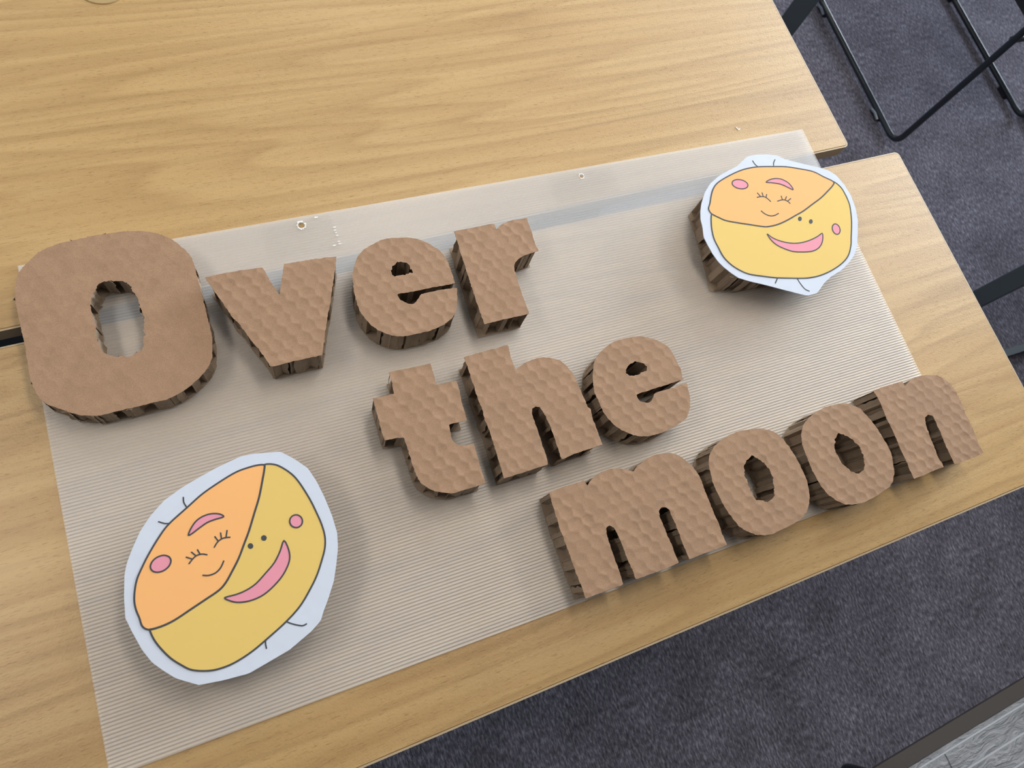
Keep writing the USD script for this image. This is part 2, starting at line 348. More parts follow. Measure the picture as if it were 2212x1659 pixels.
for i, q in enumerate(TAPES):
    p = Polygon(q)
    for hx, hy, hr in HOLES: p = p.difference(Point(hx, hy).buffer(hr))
    tp = thing('clear_tape', ['clear tape patch over the left hanging hole, with white air bubbles at its edge', 'clear tape patch over the right hanging hole of the milky sheet'][i], 'tape', (0, 0, TOP + SZ + 0.0003), group='clear tape patches on the sheet')
    obj('tape_film', film(p, 0.00022), 'clear_tape', tp)
    if i == 0:
        for u, v, r in [(0.3665, 0.5945, 0.0018), (0.3868, 0.5745, 0.0016), (0.3862, 0.5700, 0.0014), (0.3868, 0.5660, 0.0012), (0.3872, 0.5615, 0.0014), (0.3872, 0.5520, 0.0013), (0.3795, 0.5475, 0.0016), (0.3875, 0.5485, 0.0015), (0.3620, 0.5455, 0.0009), (0.3860, 0.5935, 0.0009), (0.3864, 0.5890, 0.0008)]:
            e = affinity.scale(Point(u, v).buffer(r, quad_segs=4), 1.5, 0.6)
            obj('air_bubble', slab(e, 0.0002, 0.0005), 'white_burr', tp)

# ------------------------------------------------------------------ honeycomb cardboard
LETTERS = {
 'O': ([(1546,5977),(1622,5943),(1726,5886),(1825,5800),(1897,5705),(1961,5605),(1999,5507),(2013,5414),(2012,5326),(2013,5207),(2017,5030),(2018,4836),(2019,4644),(2020,4492),(2016,4380),(1994,4254),(1961,4132),(1921,4059),(1859,3992),(1771,3915),(1661,3844),(1539,3786),(1375,3741),(1222,3744),(1069,3739),(919,3742),(769,3739),(651,3737),(537,3760),(429,3807),(325,3878),(221,3949),(145,4012),(96,4068),(61,4164),(34,4274),(20,4373),(25,4555),(25,4749),(21,4927),(18,5054),(12,5218),(9,5328),(15,5437),(41,5578),(75,5664),(124,5746),(194,5815),(279,5891),(379,5952),(491,5989),(586,6008),(694,6014),(852,6026),(1011,6035),(1168,6026),(1279,6023),(1405,6007)],
  [[(972,5395),(1041,5389),(1131,5364),(1202,5323),(1254,5260),(1276,5163),(1297,5063),(1307,4947),(1318,4851),(1308,4741),(1285,4616),(1258,4512),(1227,4428),(1167,4398),(1125,4381),(1091,4363),(1023,4367),(1021,4398),(931,4403),(877,4444),(822,4476),(806,4516),(786,4575),(776,4651),(772,4761),(778,4888),(774,5000),(777,5110),(792,5200),(827,5267),(894,5346),(906,5372)]]),
 'v': ([(2112,5116),(2283,5121),(2508,5120),(2779,5104),(2799,5091),(2828,4981),(2859,4850),(2892,4728),(2913,4688),(2961,4827),(3004,4942),(3059,5094),(3196,5088),(3291,5085),(3417,5081),(3576,5072),(3721,5055),(3657,4886),(3611,4769),(3544,4604),(3473,4425),(3401,4266),(3336,4108),(3288,3981),(3223,3818),(3208,3788),(3032,3791),(2820,3794),(2714,3788),(2595,3789),(2551,3921),(2517,4030),(2467,4135),(2420,4256),(2375,4385),(2304,4530),(2251,4696),(2197,4854),(2142,5014)],
  []),
 'e': ([(5115,4354),(5121,4473),(5116,4608),(5109,4711),(5089,4800),(5043,4878),(4974,4961),(4875,5047),(4783,5100),(4684,5133),(4538,5159),(4421,5172),(4328,5166),(4197,5127),(4079,5077),(3986,5006),(3927,4921),(3874,4818),(3841,4728),(3816,4588),(3805,4495),(3800,4369),(3808,4240),(3847,4120),(3895,4030),(3958,3945),(4029,3888),(4114,3832),(4207,3797),(4320,3782),(4437,3780),(4571,3778),(4697,3795),(4811,3824),(4920,3878),(4994,3941),(5036,4029),(5082,4149),(5123,4280),(5034,4293),(4882,4303),(4744,4302),(4638,4302),(4603,4277),(4580,4250),(4536,4212),(4491,4187),(4442,4201),(4393,4237),(4353,4279),(4334,4316),(4330,4370),(4446,4366),(4594,4358),(4777,4360),(4944,4354),(5059,4350)],
  [[(4363,4626),(4340,4648),(4342,4697),(4373,4764),(4419,4795),(4463,4816),(4528,4805),(4580,4777),(4602,4722),(4606,4655),(4609,4624),(4535,4621),(4501,4609),(4429,4620)]]),
 'r': ([(5334,5092),(5380,5096),(5606,5096),(5770,5098),(5915,5099),(5921,5057),(5922,5001),(5983,5045),(6061,5078),(6149,5091),(6250,5093),(6411,5082),(6402,4994),(6401,4869),(6394,4729),(6397,4640),(6403,4563),(6315,4552),(6229,4544),(6157,4530),(6082,4507),(6030,4475),(5985,4416),(5971,4350),(5967,4265),(5961,4130),(5956,3996),(5958,3861),(5960,3702),(5837,3699),(5646,3703),(5454,3700),(5319,3697),(5316,3783),(5314,3898),(5312,4063),(5316,4244),(5319,4428),(5323,4613),(5324,4766),(5332,4919),(5333,5022)],
  []),
 't': ([(3935,3369),(4000,3367),(4159,3362),(4334,3354),(4474,3351),(4472,3268),(4469,3160),(4465,3060),(4572,3056),(4660,3051),(4728,3049),(4723,2985),(4719,2877),(4706,2742),(4703,2636),(4699,2515),(4584,2520),(4464,2526),(4455,2462),(4447,2390),(4448,2315),(4473,2263),(4522,2231),(4591,2215),(4691,2201),(4685,2114),(4680,1982),(4677,1836),(4681,1692),(4555,1690),(4425,1693),(4279,1690),(4186,1714),(4098,1755),(4026,1798),(3971,1850),(3922,1921),(3895,2022),(3891,2153),(3887,2284),(3886,2401),(3883,2512),(3804,2534),(3735,2539),(3652,2543),(3644,2615),(3645,2718),(3653,2848),(3655,2982),(3655,3094),(3719,3087),(3833,3086),(3921,3083),(3931,3179),(3936,3284)],
  []),
 'h': ([(4915,3328),(4994,3332),(5183,3340),(5372,3341),(5534,3349),(5523,3271),(5515,3176),(5514,3111),(5516,3062),(5527,2992),(5583,3026),(5655,3046),(5758,3065),(5857,3072),(5951,3061),(6066,3016),(6147,2966),(6200,2886),(6241,2794),(6266,2706),(6271,2608),(6280,2477),(6287,2363),(6291,2266),(6318,2227),(6302,2120),(6303,1993),(6304,1868),(6307,1735),(6179,1732),(6048,1731),(5885,1724),(5710,1702),(5713,1819),(5715,1956),(5717,2094),(5709,2205),(5696,2302),(5680,2369),(5662,2429),(5616,2457),(5563,2440),(5536,2377),(5534,2269),(5535,2161),(5532,2039),(5530,1902),(5531,1796),(5518,1694),(5370,1692),(5184,1687),(5046,1686),(4919,1688),(4921,1808),(4923,1971),(4929,2149),(4931,2314),(4919,2439),(4930,2635),(4917,2809),(4919,2980),(4921,3152)],
  []),
 'e2': ([(7767,2272),(7743,2294),(7768,2369),(7774,2430),(7766,2520),(7756,2623),(7742,2716),(7708,2794),(7643,2861),(7573,2917),(7498,2961),(7421,2999),(7351,3022),(7277,3032),(7136,3038),(6978,3033),(6862,2997),(6785,2963),(6687,2907),(6611,2840),(6560,2756),(6523,2668),(6487,2581),(6465,2490),(6454,2397),(6465,2311),(6468,2239),(6479,2141),(6499,2065),(6530,1986),(6574,1909),(6625,1848),(6688,1790),(6756,1741),(6851,1697),(6953,1668),(7039,1662),(7153,1659),(7261,1671),(7360,1691),(7473,1713),(7564,1742),(7640,1812),(7696,1894),(7740,1980),(7764,2097),(7775,2168),(7781,2213),(7675,2213),(7549,2197),(7419,2201),(7308,2200),(7266,2193),(7230,2154),(7195,2115),(7154,2095),(7085,2114),(7032,2140),(7013,2188),(7010,2243),(7078,2255),(7180,2252),(7273,2258),(7379,2260),(7510,2262),(7646,2270)],
  [[(6977,2574),(7006,2616),(7063,2663),(7126,2690),(7201,2683),(7260,2637),(7305,2588),(7302,2533),(7250,2516),(7198,2517),(7140,2501),(7026,2506),(6991,2546)]]),
 'm': ([(5412,1352),(5470,1363),(5672,1369),(5780,1366),(5901,1375),(5910,1335),(5921,1292),(5974,1338),(6051,1375),(6158,1404),(6273,1412),(6378,1389),(6462,1357),(6530,1322),(6580,1290),(6651,1335),(6729,1366),(6826,1399),(6948,1410),(7061,1398),(7153,1375),(7238,1335),(7299,1278),(7352,1201),(7401,1116),(7432,1030),(7442,935),(7440,812),(7439,675),(7438,539),(7445,402),(7446,252),(7445,42),(7299,39),(7132,41),(6995,34),(6879,33),(6876,123),(6870,241),(6870,358),(6871,475),(6866,580),(6861,685),(6831,732),(6772,750),(6716,715),(6704,645),(6709,540),(6711,408),(6720,274),(6719,158),(6724,35),(6567,28),(6374,27),(6246,26),(6106,30),(6104,143),(6094,273),(6088,417),(6087,531),(6082,619),(6068,703),(6021,746),(5967,727),(5947,675),(5939,535),(5934,423),(5938,295),(5938,155),(5932,24),(5809,24),(5625,22),(5503,22),(5419,16),(5415,146),(5408,286),(5400,468),(5402,635),(5394,820),(5395,990),(5401,1174),(5407,1274)],
  []),
 'o': ([(8416,1359),(8570,1327),(8692,1275),(8780,1204),(8851,1098),(8879,1004),(8910,867),(8932,713),(8941,584),(8930,440),(8894,306),(8830,180),(8738,86),(8610,24),(8480,3),(8306,-13),(8134,-29),(8004,-8),(7888,39),(7788,119),(7712,202),(7672,313),(7632,424),(7608,571),(7593,716),(7591,837),(7615,993),(7643,1107),(7712,1211),(7815,1286),(7956,1340),(8111,1370),(8256,1376)],
  [[(8290,1014),(8350,965),(8420,861),(8469,763),(8459,642),(8423,529),(8380,439),(8337,391),(8246,374),(8164,423),(8096,454),(8078,540),(8071,675),(8076,796),(8107,911),(8176,974)]]),
 'o2': ([(9994,1316),(10113,1266),(10226,1179),(10289,1049),(10329,926),(10368,803),(10386,642),(10402,527),(10395,419),(10355,299),(10310,182),(10229,76),(10131,20),(9999,-5),(9826,-37),(9637,-54),(9469,-34),(9341,9),(9238,98),(9150,218),(9111,334),(9085,478),(9083,669),(9083,818),(9096,942),(9145,1079),(9231,1186),(9358,1260),(9509,1307),(9680,1338),(9860,1334)],
  [[(9718,941),(9805,883),(9887,794),(9942,702),(9958,610),(9945,505),(9918,426),(9860,357),(9765,325),(9684,366),(9619,438),(9571,516),(9560,616),(9555,704),(9572,785),(9633,877)]]),
 'n': ([(10571,1353),(10733,1363),(10954,1362),(11132,1357),(11129,1316),(11128,1277),(11245,1333),(11373,1358),(11565,1344),(11761,1285),(11860,1207),(11917,1108),(11943,1006),(11951,874),(11939,713),(11928,552),(11929,413),(11918,301),(11894,170),(11907,18),(11731,1),(11501,0),(11327,6),(11338,81),(11335,239),(11344,394),(11353,528),(11362,662),(11355,745),(11293,785),(11217,760),(11181,690),(11160,559),(11141,384),(11122,210),(11143,22),(10956,25),(10783,11),(10572,12),(10576,169),(10580,366),(10585,564),(10589,764),(10582,946),(10599,1123),(10595,1261)],
  []),
}
BADGES = {
 'b2': {
  'paper': [(9066,4647),(9138,4768),(9272,4936),(9429,5064),(9635,5164),(9824,5219),(10010,5266),(10149,5342),(10258,5395),(10429,5401),(10628,5370),(10796,5319),(10887,5240),(11043,5160),(11256,5059),(11454,4971),(11593,4893),(11691,4780),(11754,4602),(11777,4390),(11749,4170),(11681,3960),(11583,3779),(11457,3567),(11323,3419),(11160,3318),(10961,3227),(10740,3172),(10579,3104),(10452,3020),(10366,2974),(10202,2975),(10086,3030),(9845,3160),(9607,3288),(9366,3407),(9212,3498),(9137,3588),(9055,3708),(9005,3811),(8970,3949),(8950,4121),(8942,4235),(8993,4395),(9015,4523)],
  'orange': [(9217,4665),(9275,4741),(9341,4845),(9417,4947),(9513,5028),(9639,5083),(9851,5144),(10033,5181),(10184,5193),(10370,5186),(10645,5140),(10860,5096),(11082,5018),(11299,4926),(11437,4807),(11575,4688),(11531,4624),(11391,4547),(11213,4459),(10999,4380),(10787,4302),(10615,4257),(10422,4207),(10240,4176),(10074,4175),(9980,4194),(9772,4272),(9600,4336),(9415,4413),(9326,4479),(9241,4554),(9215,4607)],
  'yellow': [(11575,4688),(11653,4580),(11675,4451),(11667,4268),(11618,4115),(11535,3930),(11412,3715),(11330,3575),(11196,3427),(11016,3331),(10789,3265),(10583,3235),(10416,3235),(10260,3255),(10021,3311),(9805,3367),(9617,3434),(9416,3513),(9298,3598),(9194,3714),(9124,3859),(9104,4032),(9096,4165),(9122,4311),(9172,4453),(9219,4549),(9241,4554),(9326,4479),(9415,4413),(9600,4336),(9772,4272),(9980,4194),(10074,4175),(10240,4176),(10422,4207),(10615,4257),(10787,4302),(10999,4380),(11213,4459),(11391,4547),(11531,4624)],
  'brow': [(10378,4904),(10460,4933),(10567,4935),(10660,4907),(10737,4846),(10778,4777),(10788,4690),(10710,4749),(10634,4811),(10547,4851),(10456,4881)],
  'mouth': [(9995,4062),(10048,3993),(10137,3922),(10269,3855),(10397,3818),(10537,3806),(10691,3818),(10834,3847),(10936,3878),(10898,3784),(10824,3702),(10735,3653),(10619,3634),(10461,3654),(10296,3699),(10168,3775),(10067,3864),(10012,3962)],
  'smile': [(10071,4449),(10107,4395),(10159,4353),(10213,4334),(10276,4335),(10342,4352)],
  'cheek': [[(10036,4902),(10022,4888),(10003,4878),(9979,4871),(9952,4869),(9924,4870),(9895,4877),(9867,4887),(9841,4900),(9820,4916),(9803,4934),(9791,4954),(9786,4973),(9788,4991),(9796,5008),(9809,5022),(9829,5033),(9852,5039),(9879,5042),(9908,5040),(9937,5034),(9965,5024),(9991,5011),(10012,4994),(10029,4976),(10041,4957),(10046,4938),(10044,4919)],[(11287,3903),(11283,3883),(11276,3864),(11265,3847),(11252,3832),(11237,3820),(11222,3812),(11205,3808),(11190,3809),(11175,3814),(11163,3822),(11153,3835),(11147,3851),(11144,3869),(11144,3888),(11148,3908),(11155,3927),(11166,3944),(11179,3959),(11194,3971),(11209,3979),(11226,3983),(11241,3983),(11256,3978),(11268,3969),(11278,3956),(11285,3940),(11288,3922)]],
  'dots': [[(10700,4184),(10691,4171),(10678,4161),(10663,4155),(10649,4155),(10638,4160),(10631,4170),(10630,4183),(10634,4197),(10644,4211),(10657,4221),(10671,4227),(10685,4227),(10696,4221),(10703,4212),(10704,4198)],[(10868,4102),(10859,4089),(10845,4079),(10831,4073),(10817,4073),(10806,4078),(10799,4088),(10798,4101),(10802,4116),(10812,4129),(10825,4139),(10839,4145),(10853,4145),(10865,4140),(10871,4130),(10873,4117)]],
  'hairs': [[(10317,5306),(10331,5238),(10366,5187)],[(10717,5254),(10669,5207),(10639,5145)],[(9838,3351),(9769,3284)],[(10159,3278),(10169,3197),(10206,3086),(10263,3036)]],
  'lashes': [[[(10107,4685),(10172,4683),(10237,4666),(10278,4622),(10303,4573)],[(10172,4683),(10144,4754)],[(10216,4678),(10225,4742)],[(10258,4654),(10289,4700)]],[[(10424,4554),(10490,4560),(10550,4553),(10597,4519),(10622,4475)],[(10521,4558),(10527,4623)],[(10565,4550),(10614,4596)],[(10597,4519),(10672,4551)]]]},
 'b1': {
  'paper': [(1562,2696),(1774,2754),(2025,2803),(2155,2796),(2455,2739),(2588,2609),(2706,2461),(2761,2291),(2803,2074),(2831,1844),(2836,1642),(2802,1475),(2737,1301),(2665,1131),(2554,959),(2467,838),(2427,767),(2301,690),(2039,580),(1816,533),(1596,487),(1344,506),(1100,542),(998,613),(897,686),(803,793),(712,912),(643,1066),(584,1278),(547,1432),(572,1637),(618,1874),(663,1988),(736,2112),(851,2282),(978,2413),(1140,2537),(1351,2629)],
  'orange': [(2249,2632),(2187,2650),(2085,2653),(1932,2637),(1735,2574),(1538,2495),(1357,2393),(1140,2268),(1015,2155),(885,2009),(795,1890),(726,1784),(684,1672),(662,1571),(662,1481),(678,1387),(687,1305),(719,1258),(773,1236),(889,1236),(1010,1257),(1173,1310),(1338,1364),(1487,1415),(1570,1471),(1662,1572),(1760,1692),(1842,1818),(1925,1946),(2018,2113),(2112,2282),(2190,2460),(2242,2587)],
  'yellow': [(2249,2632),(2322,2620),(2405,2570),(2510,2447),(2573,2316),(2636,2104),(2670,1933),(2691,1787),(2693,1647),(2661,1520),(2589,1387),(2496,1244),(2379,1111),(2247,986),(2075,878),(1874,782),(1678,697),(1494,646),(1354,634),(1223,650),(1068,712),(970,804),(890,901),(816,1032),(772,1143),(754,1243),(773,1236),(889,1236),(1010,1257),(1173,1310),(1338,1364),(1487,1415),(1570,1471),(1662,1572),(1760,1692),(1842,1818),(1925,1946),(2018,2113),(2112,2282),(2190,2460),(2242,2587)],
  'brow': [(1310,2091),(1343,2147),(1409,2213),(1487,2247),(1577,2252),(1661,2226),(1702,2181),(1615,2178),(1523,2168),(1427,2131),(1350,2097)],
  'mouth': [(1529,1322),(1642,1318),(1750,1328),(1866,1365),(1992,1446),(2102,1525),(2191,1630),(2257,1730),(2282,1621),(2270,1519),(2217,1430),(2132,1344),(2004,1263),(1886,1218),(1759,1209),(1641,1233),(1563,1280)],
  'smile': [(1366,1622),(1423,1603),(1494,1608),(1554,1645),(1599,1705)],
  'cheek': [[(1084,1902),(1087,1884),(1084,1866),(1076,1848),(1063,1831),(1046,1816),(1026,1805),(1004,1796),(980,1792),(957,1792),(935,1796),(916,1804),(899,1815),(887,1830),(879,1846),(877,1864),(880,1883),(888,1901),(900,1917),(917,1932),(937,1944),(959,1952),(982,1956),(1006,1957),(1028,1953),(1048,1945),(1064,1933),(1077,1919)],[(2501,1881),(2495,1866),(2487,1853),(2476,1842),(2462,1835),(2448,1830),(2432,1829),(2417,1832),(2403,1839),(2390,1848),(2379,1860),(2371,1875),(2367,1890),(2365,1907),(2367,1923),(2373,1938),(2381,1951),(2393,1962),(2406,1970),(2420,1974),(2436,1975),(2451,1972),(2466,1966),(2479,1956),(2489,1944),(2497,1930),(2502,1914),(2503,1898)]],
  'dots': [[(1931,1771),(1926,1760),(1918,1752),(1907,1748),(1895,1749),(1885,1755),(1877,1765),(1873,1777),(1873,1789),(1878,1800),(1887,1808),(1898,1812),(1909,1810),(1920,1805),(1927,1795),(1931,1783)],[(2087,1814),(2082,1803),(2074,1795),(2063,1791),(2051,1793),(2040,1798),(2032,1808),(2028,1820),(2029,1832),(2034,1844),(2042,1852),(2053,1855),(2065,1854),(2076,1848),(2084,1839),(2088,1827)]],
  'hairs': [[(1341,2515),(1335,2458),(1354,2394)],[(1047,2325),(1101,2289),(1150,2274)],[(2075,878),(2120,840),(2183,800),(2232,778),(2273,783)],[(1829,758),(1820,719),(1819,675)]],
  'lashes': [[[(1256,1788),(1304,1828),(1352,1850),(1404,1847),(1448,1825)],[(1295,1826),(1242,1863)],[(1338,1849),(1304,1899)],[(1383,1850),(1367,1906)]],[[(1538,1882),(1579,1924),(1628,1947),(1673,1948),(1716,1939)],[(1590,1936),(1568,1991)],[(1628,1947),(1633,2014)],[(1676,1947),(1703,2020)]]]},
}

def densify(ring, step):
    ls = LineString(list(ring) + [ring[0]]); n = max(8, int(ls.length / step))
    return np.array([ls.interpolate(k / n, normalized=True).coords[0] for k in range(n)])

def fine_polygon(outer, holes, seed, jit=0.00045, hole_jit=0.0011):
    def ring(r, j, s):
        p = densify(np.array(r) / 1e4, 0.0018)
        n = meshkit.fbm(np.c_[p * 380, np.full(len(p), s)], 3) - 0.5, meshkit.fbm(np.c_[p * 380, np.full(len(p), s + 9.3)], 3) - 0.5
        return p + np.c_[n[0], n[1]] * 4 * j
    P = Polygon(ring(outer, jit, seed), [ring(h, hole_jit, seed + 3) for h in holes])
    return P if P.is_valid else max(polys(P.buffer(0)), key=lambda g: g.area)

CX, CY = 0.0175, 0.0150
def cell_depth(xy):
    """0 on the honeycomb walls, towards 1 in the middle of a cell."""
    j = np.floor(xy[:, 1] / CY).astype(int)
    d = []
    for dj in (-1, 0, 1, 2):
        jj = j + dj; off = (jj % 2) * CX / 2
        i = np.round((xy[:, 0] - off) / CX)
        for di in (-1, 0, 1):
            d.append(np.hypot(xy[:, 0] - off - (i + di) * CX, xy[:, 1] - jj * CY))
    d = np.sort(np.array(d), axis=0)
    return np.clip((d[1] - d[0]) / 0.0145, 0, 1)

def relief_slab(P, z0, z1, amp, seed, step=0.0017):
    """Polygon P as a thin board whose top sags between the honeycomb walls."""
    b = [np.array(r.coords)[:-1] for r in (P.exterior, *P.interiors)]
    x0, y0, x1, y1 = P.bounds
    gx, gy = np.meshgrid(np.arange(x0, x1, step), np.arange(y0, y1, step * 0.87)); gx[1::2] += step / 2
    g = np.c_[gx.ravel(), gy.ravel()]
    import shapely
    inner = P.buffer(-step * 0.45)
    g = g[shapely.contains_xy(inner, g[:, 0], g[:, 1])]
    pts = np.vstack(b + [g])
    tri = Delaunay(pts).simplices
    c = pts[tri].mean(1)
    tri = tri[shapely.contains_xy(P, c[:, 0], c[:, 1])]
    A = pts[tri]; ar = (A[:, 1, 0] - A[:, 0, 0]) * (A[:, 2, 1] - A[:, 0, 1]) - (A[:, 1, 1] - A[:, 0, 1]) * (A[:, 2, 0] - A[:, 0, 0])
    tri = tri[np.abs(ar) > 1e-10]; ar = ar[np.abs(ar) > 1e-10]
    tri[ar < 0] = tri[ar < 0][:, ::-1]
    warp = np.c_[meshkit.fbm(np.c_[pts * 60, np.full(len(pts), seed)], 2), meshkit.fbm(np.c_[pts * 60, np.full(len(pts), seed + 5)], 2)] - 0.5
    d = cell_depth(pts + warp * 0.007)
    s = 1 - (1 - d) ** 2.0
    cellamp = 0.4 + 1.2 * meshkit.noise(np.c_[pts * 45, np.full(len(pts), seed + 1)], 2)
    z = z1 - amp * s * cellamp + 0.0005 * (meshkit.fbm(np.c_[pts * 28, np.full(len(pts), seed + 2)], 3) - 0.5)
    n = len(pts)
    V = np.vstack([np.c_[pts, z], np.c_[pts, z - (z1 - z0)]])
    e = np.sort(np.vstack([tri[:, [0, 1]], tri[:, [1, 2]], tri[:, [2, 0]]]), axis=1)
    de = np.vstack([tri[:, [0, 1]], tri[:, [1, 2]], tri[:, [2, 0]]])
    u, idx, cnt = np.unique(e, axis=0, return_index=True, return_counts=True)
    be = de[idx[cnt == 1]]
    side = np.vstack([np.c_[be[:, 0], be[:, 0] + n, be[:, 1] + n], np.c_[be[:, 0], be[:, 1] + n, be[:, 1]]])
    return trimesh.Trimesh(V, np.vstack([tri, tri[:, ::-1] + n, side]), process=False)

def ribbon_solid(C, N, th):
    """C: centre points (n, m, 3), N: unit normals (n, m, 3): a sheet of paper of thickness th."""
    n, m = C.shape[:2]
    V = np.vstack([(C + N * th / 2).reshape(-1, 3), (C - N * th / 2).reshape(-1, 3)])
    i, j = np.meshgrid(np.arange(n - 1), np.arange(m - 1), indexing='ij')
    a = (i * m + j).ravel(); q = n * m
    F = [np.c_[a, a + m, a + m + 1], np.c_[a, a + m + 1, a + 1], np.c_[a + q, a + m + 1 + q, a + m + q], np.c_[a + q, a + 1 + q, a + m + 1 + q]]
    border = [k * m for k in range(n)] + [(n - 1) * m + k for k in range(1, m)] + [k * m + m - 1 for k in range(n - 2, -1, -1)] + [k for k in range(m - 2, 0, -1)]
    b = np.array(border); c = np.roll(b, -1)
    F += [np.c_[b, b + q, c + q], np.c_[b, c + q, c]]
    return V, np.vstack(F)

def core_ribbons(P, z0, z1, rng, flap_p=0.5, fl=(0.005, 0.013), curl=0.0012, tear=0.0034):
    """The paper ribbons of the honeycomb inside P: [list of (V, F)] per ribbon. Where the knife cut a ribbon its end is bent and torn along the cut."""
    inner = P.buffer(-0.0008)
    x0, y0, x1, y1 = P.bounds
    rings = [P.exterior, *P.interiors]
    out = []
    yv = (CY ** 2 - (CX / 2) ** 2) / (2 * CY)
    nz = 6; zs = np.linspace(z0, z1, nz)
    for k in range(int(x0 // (CX / 2)) - 1, int(x1 // (CX / 2)) + 2):
        line = []
        for j in range(int(y0 // CY) - 1, int(y1 // CY) + 3):
            side = (k + j) % 2
            # glued flats stand at x = (k or k+1) * CX/2; odd rows are shifted
            kk = k if ((k % 2 == 1) == (j % 2 == 0)) else k + 1
            x = kk * CX / 2
            line += [(x + rng.uniform(-.0008, .0008), j * CY - yv), (x + rng.uniform(-.0008, .0008), j * CY + yv)]
        cut = LineString(line).intersection(inner)
        pieces = []
        for g in (cut.geoms if hasattr(cut, 'geoms') else [cut]):
            if g.geom_type != 'LineString' or g.length < 0.0015: continue
            pts = [np.array(c) for c in g.coords]
            for end in (0, 1):
                if end: pts = pts[::-1]
                e = Point(*pts[0])
                ring = min(rings, key=lambda r: r.distance(e))
                if ring.distance(e) < 0.003 and rng.random() < flap_p:
                    s0 = ring.project(e); sg = rng.choice((-1, 1)); L = rng.uniform(*fl); bow = rng.uniform(-0.0022, curl)
                    ext = []
                    for q in (0.2, 0.45, 0.7, 1.0):
                        c = np.array(ring.interpolate((s0 + sg * L * q) % ring.length).coords[0])
                        near = np.array(inner.exterior.interpolate(0).coords[0])
                        c2 = np.array(ring.interpolate((s0 + sg * L * q + 0.0005) % ring.length).coords[0]); t = c2 - c; t /= np.linalg.norm(t) + 1e-12
                        nrm = np.array((-t[1], t[0]))
                        if P.contains(Point(*(c + nrm * 0.0006))): nrm = -nrm
                        ext.append(c + nrm * (bow * q * q - 0.0006 - 0.0008 * (1 - q)))
                    pts = ext[::-1] + pts
                if end: pts = pts[::-1]
            # resample
            ls = LineString(pts); n = max(3, int(ls.length / 0.0035) + 1)
            s = np.unique(np.r_[np.linspace(0, ls.length, n), [ls.project(Point(*c)) for c in pts]])
            s = s[np.r_[True, np.diff(s) > 2e-4]]
            c = np.array([ls.interpolate(v).coords[0] for v in s])
            if len(c) < 2: continue
            t = np.gradient(c, axis=0); t /= np.linalg.norm(t, axis=1)[:, None] + 1e-12
            nn = np.c_[-t[:, 1], t[:, 0]]
            C = np.zeros((len(c), nz, 3)); N = np.zeros_like(C)
            C[:, :, :2] = c[:, None]; C[:, :, 2] = zs[None]
            N[:, :, :2] = nn[:, None]
            wob = meshkit.noise(np.c_[C.reshape(-1, 3) * 160], 4).reshape(len(c), nz) - 0.5
            C += N * (wob * 0.0012)[:, :, None]
            # torn ends: each height of the end reaches differently far
            for e_, d_ in ((0, 1), (-1, -1)):
                pull = np.array([rng.uniform(0, tear) for _ in range(nz)]); L2 = np.linalg.norm(c[e_] - c[e_ + d_]) + 1e-9
                f = np.clip(pull / L2, 0, 0.8)
                C[e_, :, :2] += f[:, None] * (C[e_ + d_, :, :2] - C[e_, :, :2])
            pieces.append(ribbon_solid(C, N, 0.0005))
        # pieces of one ribbon that stand apart are parts of their own
        pieces.sort(key=lambda q: q[0][:, 1].min())
        run, top = [], None
        for q in pieces:
            if run and q[0][:, 1].min() - top > 0.012: out.append(run); run = []
            run.append(q); top = max(q[0][:, 1].max(), top if len(run) > 1 else -9)
        if run: out.append(run)
    return out

def merge(pieces):
    V, F, n = [], [], 0
    for v, f in pieces: V.append(v); F.append(f + n); n += len(v)
    return trimesh.Trimesh(np.vstack(V), np.vstack(F), process=False)

BASE = TOP + 0.0003 + SZ
def honeycomb(t, P, origin, th, seed, amp, core_P=None, face=True, **kw):
    rng = random.Random(seed)
    loc = lambda m: m.apply_translation((-origin[0], -origin[1], 0))
    Q = P if core_P is None else core_P
    if face:
        obj('face_liner', loc(relief_slab(P, th - 0.0009, th, amp, seed * 1.7)), 'kraft_liner', t, smooth=40)
    back = Q.buffer(-0.0001, join_style=2).simplify(0.0004)
    obj('back_liner', loc(slab(back, 0.0, 0.0009)), 'kraft_core', t)
    for pieces in core_ribbons(Q, 0.0009, th - 0.0009, rng, **kw):
        obj('core_strip', loc(merge(pieces)), 'kraft_core', t)

NAMES = [('O', 'largest cardboard letter, a capital O whose hole shows the sheet', 0.034, 0.00020),
         ('v', 'cardboard letter v, the second letter of the top word', 0.05, 0.00060),
         ('e', 'cardboard letter e in the top word, between the v and the r', 0.05, 0.00054),
         ('r', 'cardboard letter r ending the top word, its torn honeycomb side showing', 0.05, 0.00054),
         ('t', 'cardboard letter t starting the middle word', 0.05, 0.00060),
         ('h', 'cardboard letter h in the middle word, between the t and the e', 0.05, 0.00060),
         ('e2', 'cardboard letter e ending the middle word, right of the h', 0.05, 0.00054),
         ('m', 'wide cardboard letter m starting the bottom word on the sheet edge', 0.05, 0.00060),
         ('o', 'cardboard letter o next to the m in the bottom word', 0.05, 0.00060),
         ('o2', 'cardboard letter o between the other o and the n in the bottom word', 0.05, 0.00062),
         ('n', 'cardboard letter n ending the bottom word at the sheet corner', 0.05, 0.00060)]
for i, (key, label, th, amp) in enumerate(NAMES):
    outer, holes = LETTERS[key]
    P = fine_polygon(outer, holes, 11.0 + 7 * i)
    c = P.envelope.centroid; o = (c.x, c.y)
    t = thing('cardboard_letter', label, 'letter', (o[0], o[1], BASE), group='honeycomb cardboard letters')
    honeycomb(t, P, o, th, 20 + i, amp, **(dict(flap_p=0.95, fl=(0.008, 0.017), curl=0.0035, tear=0.005) if key == 'O' else {}))

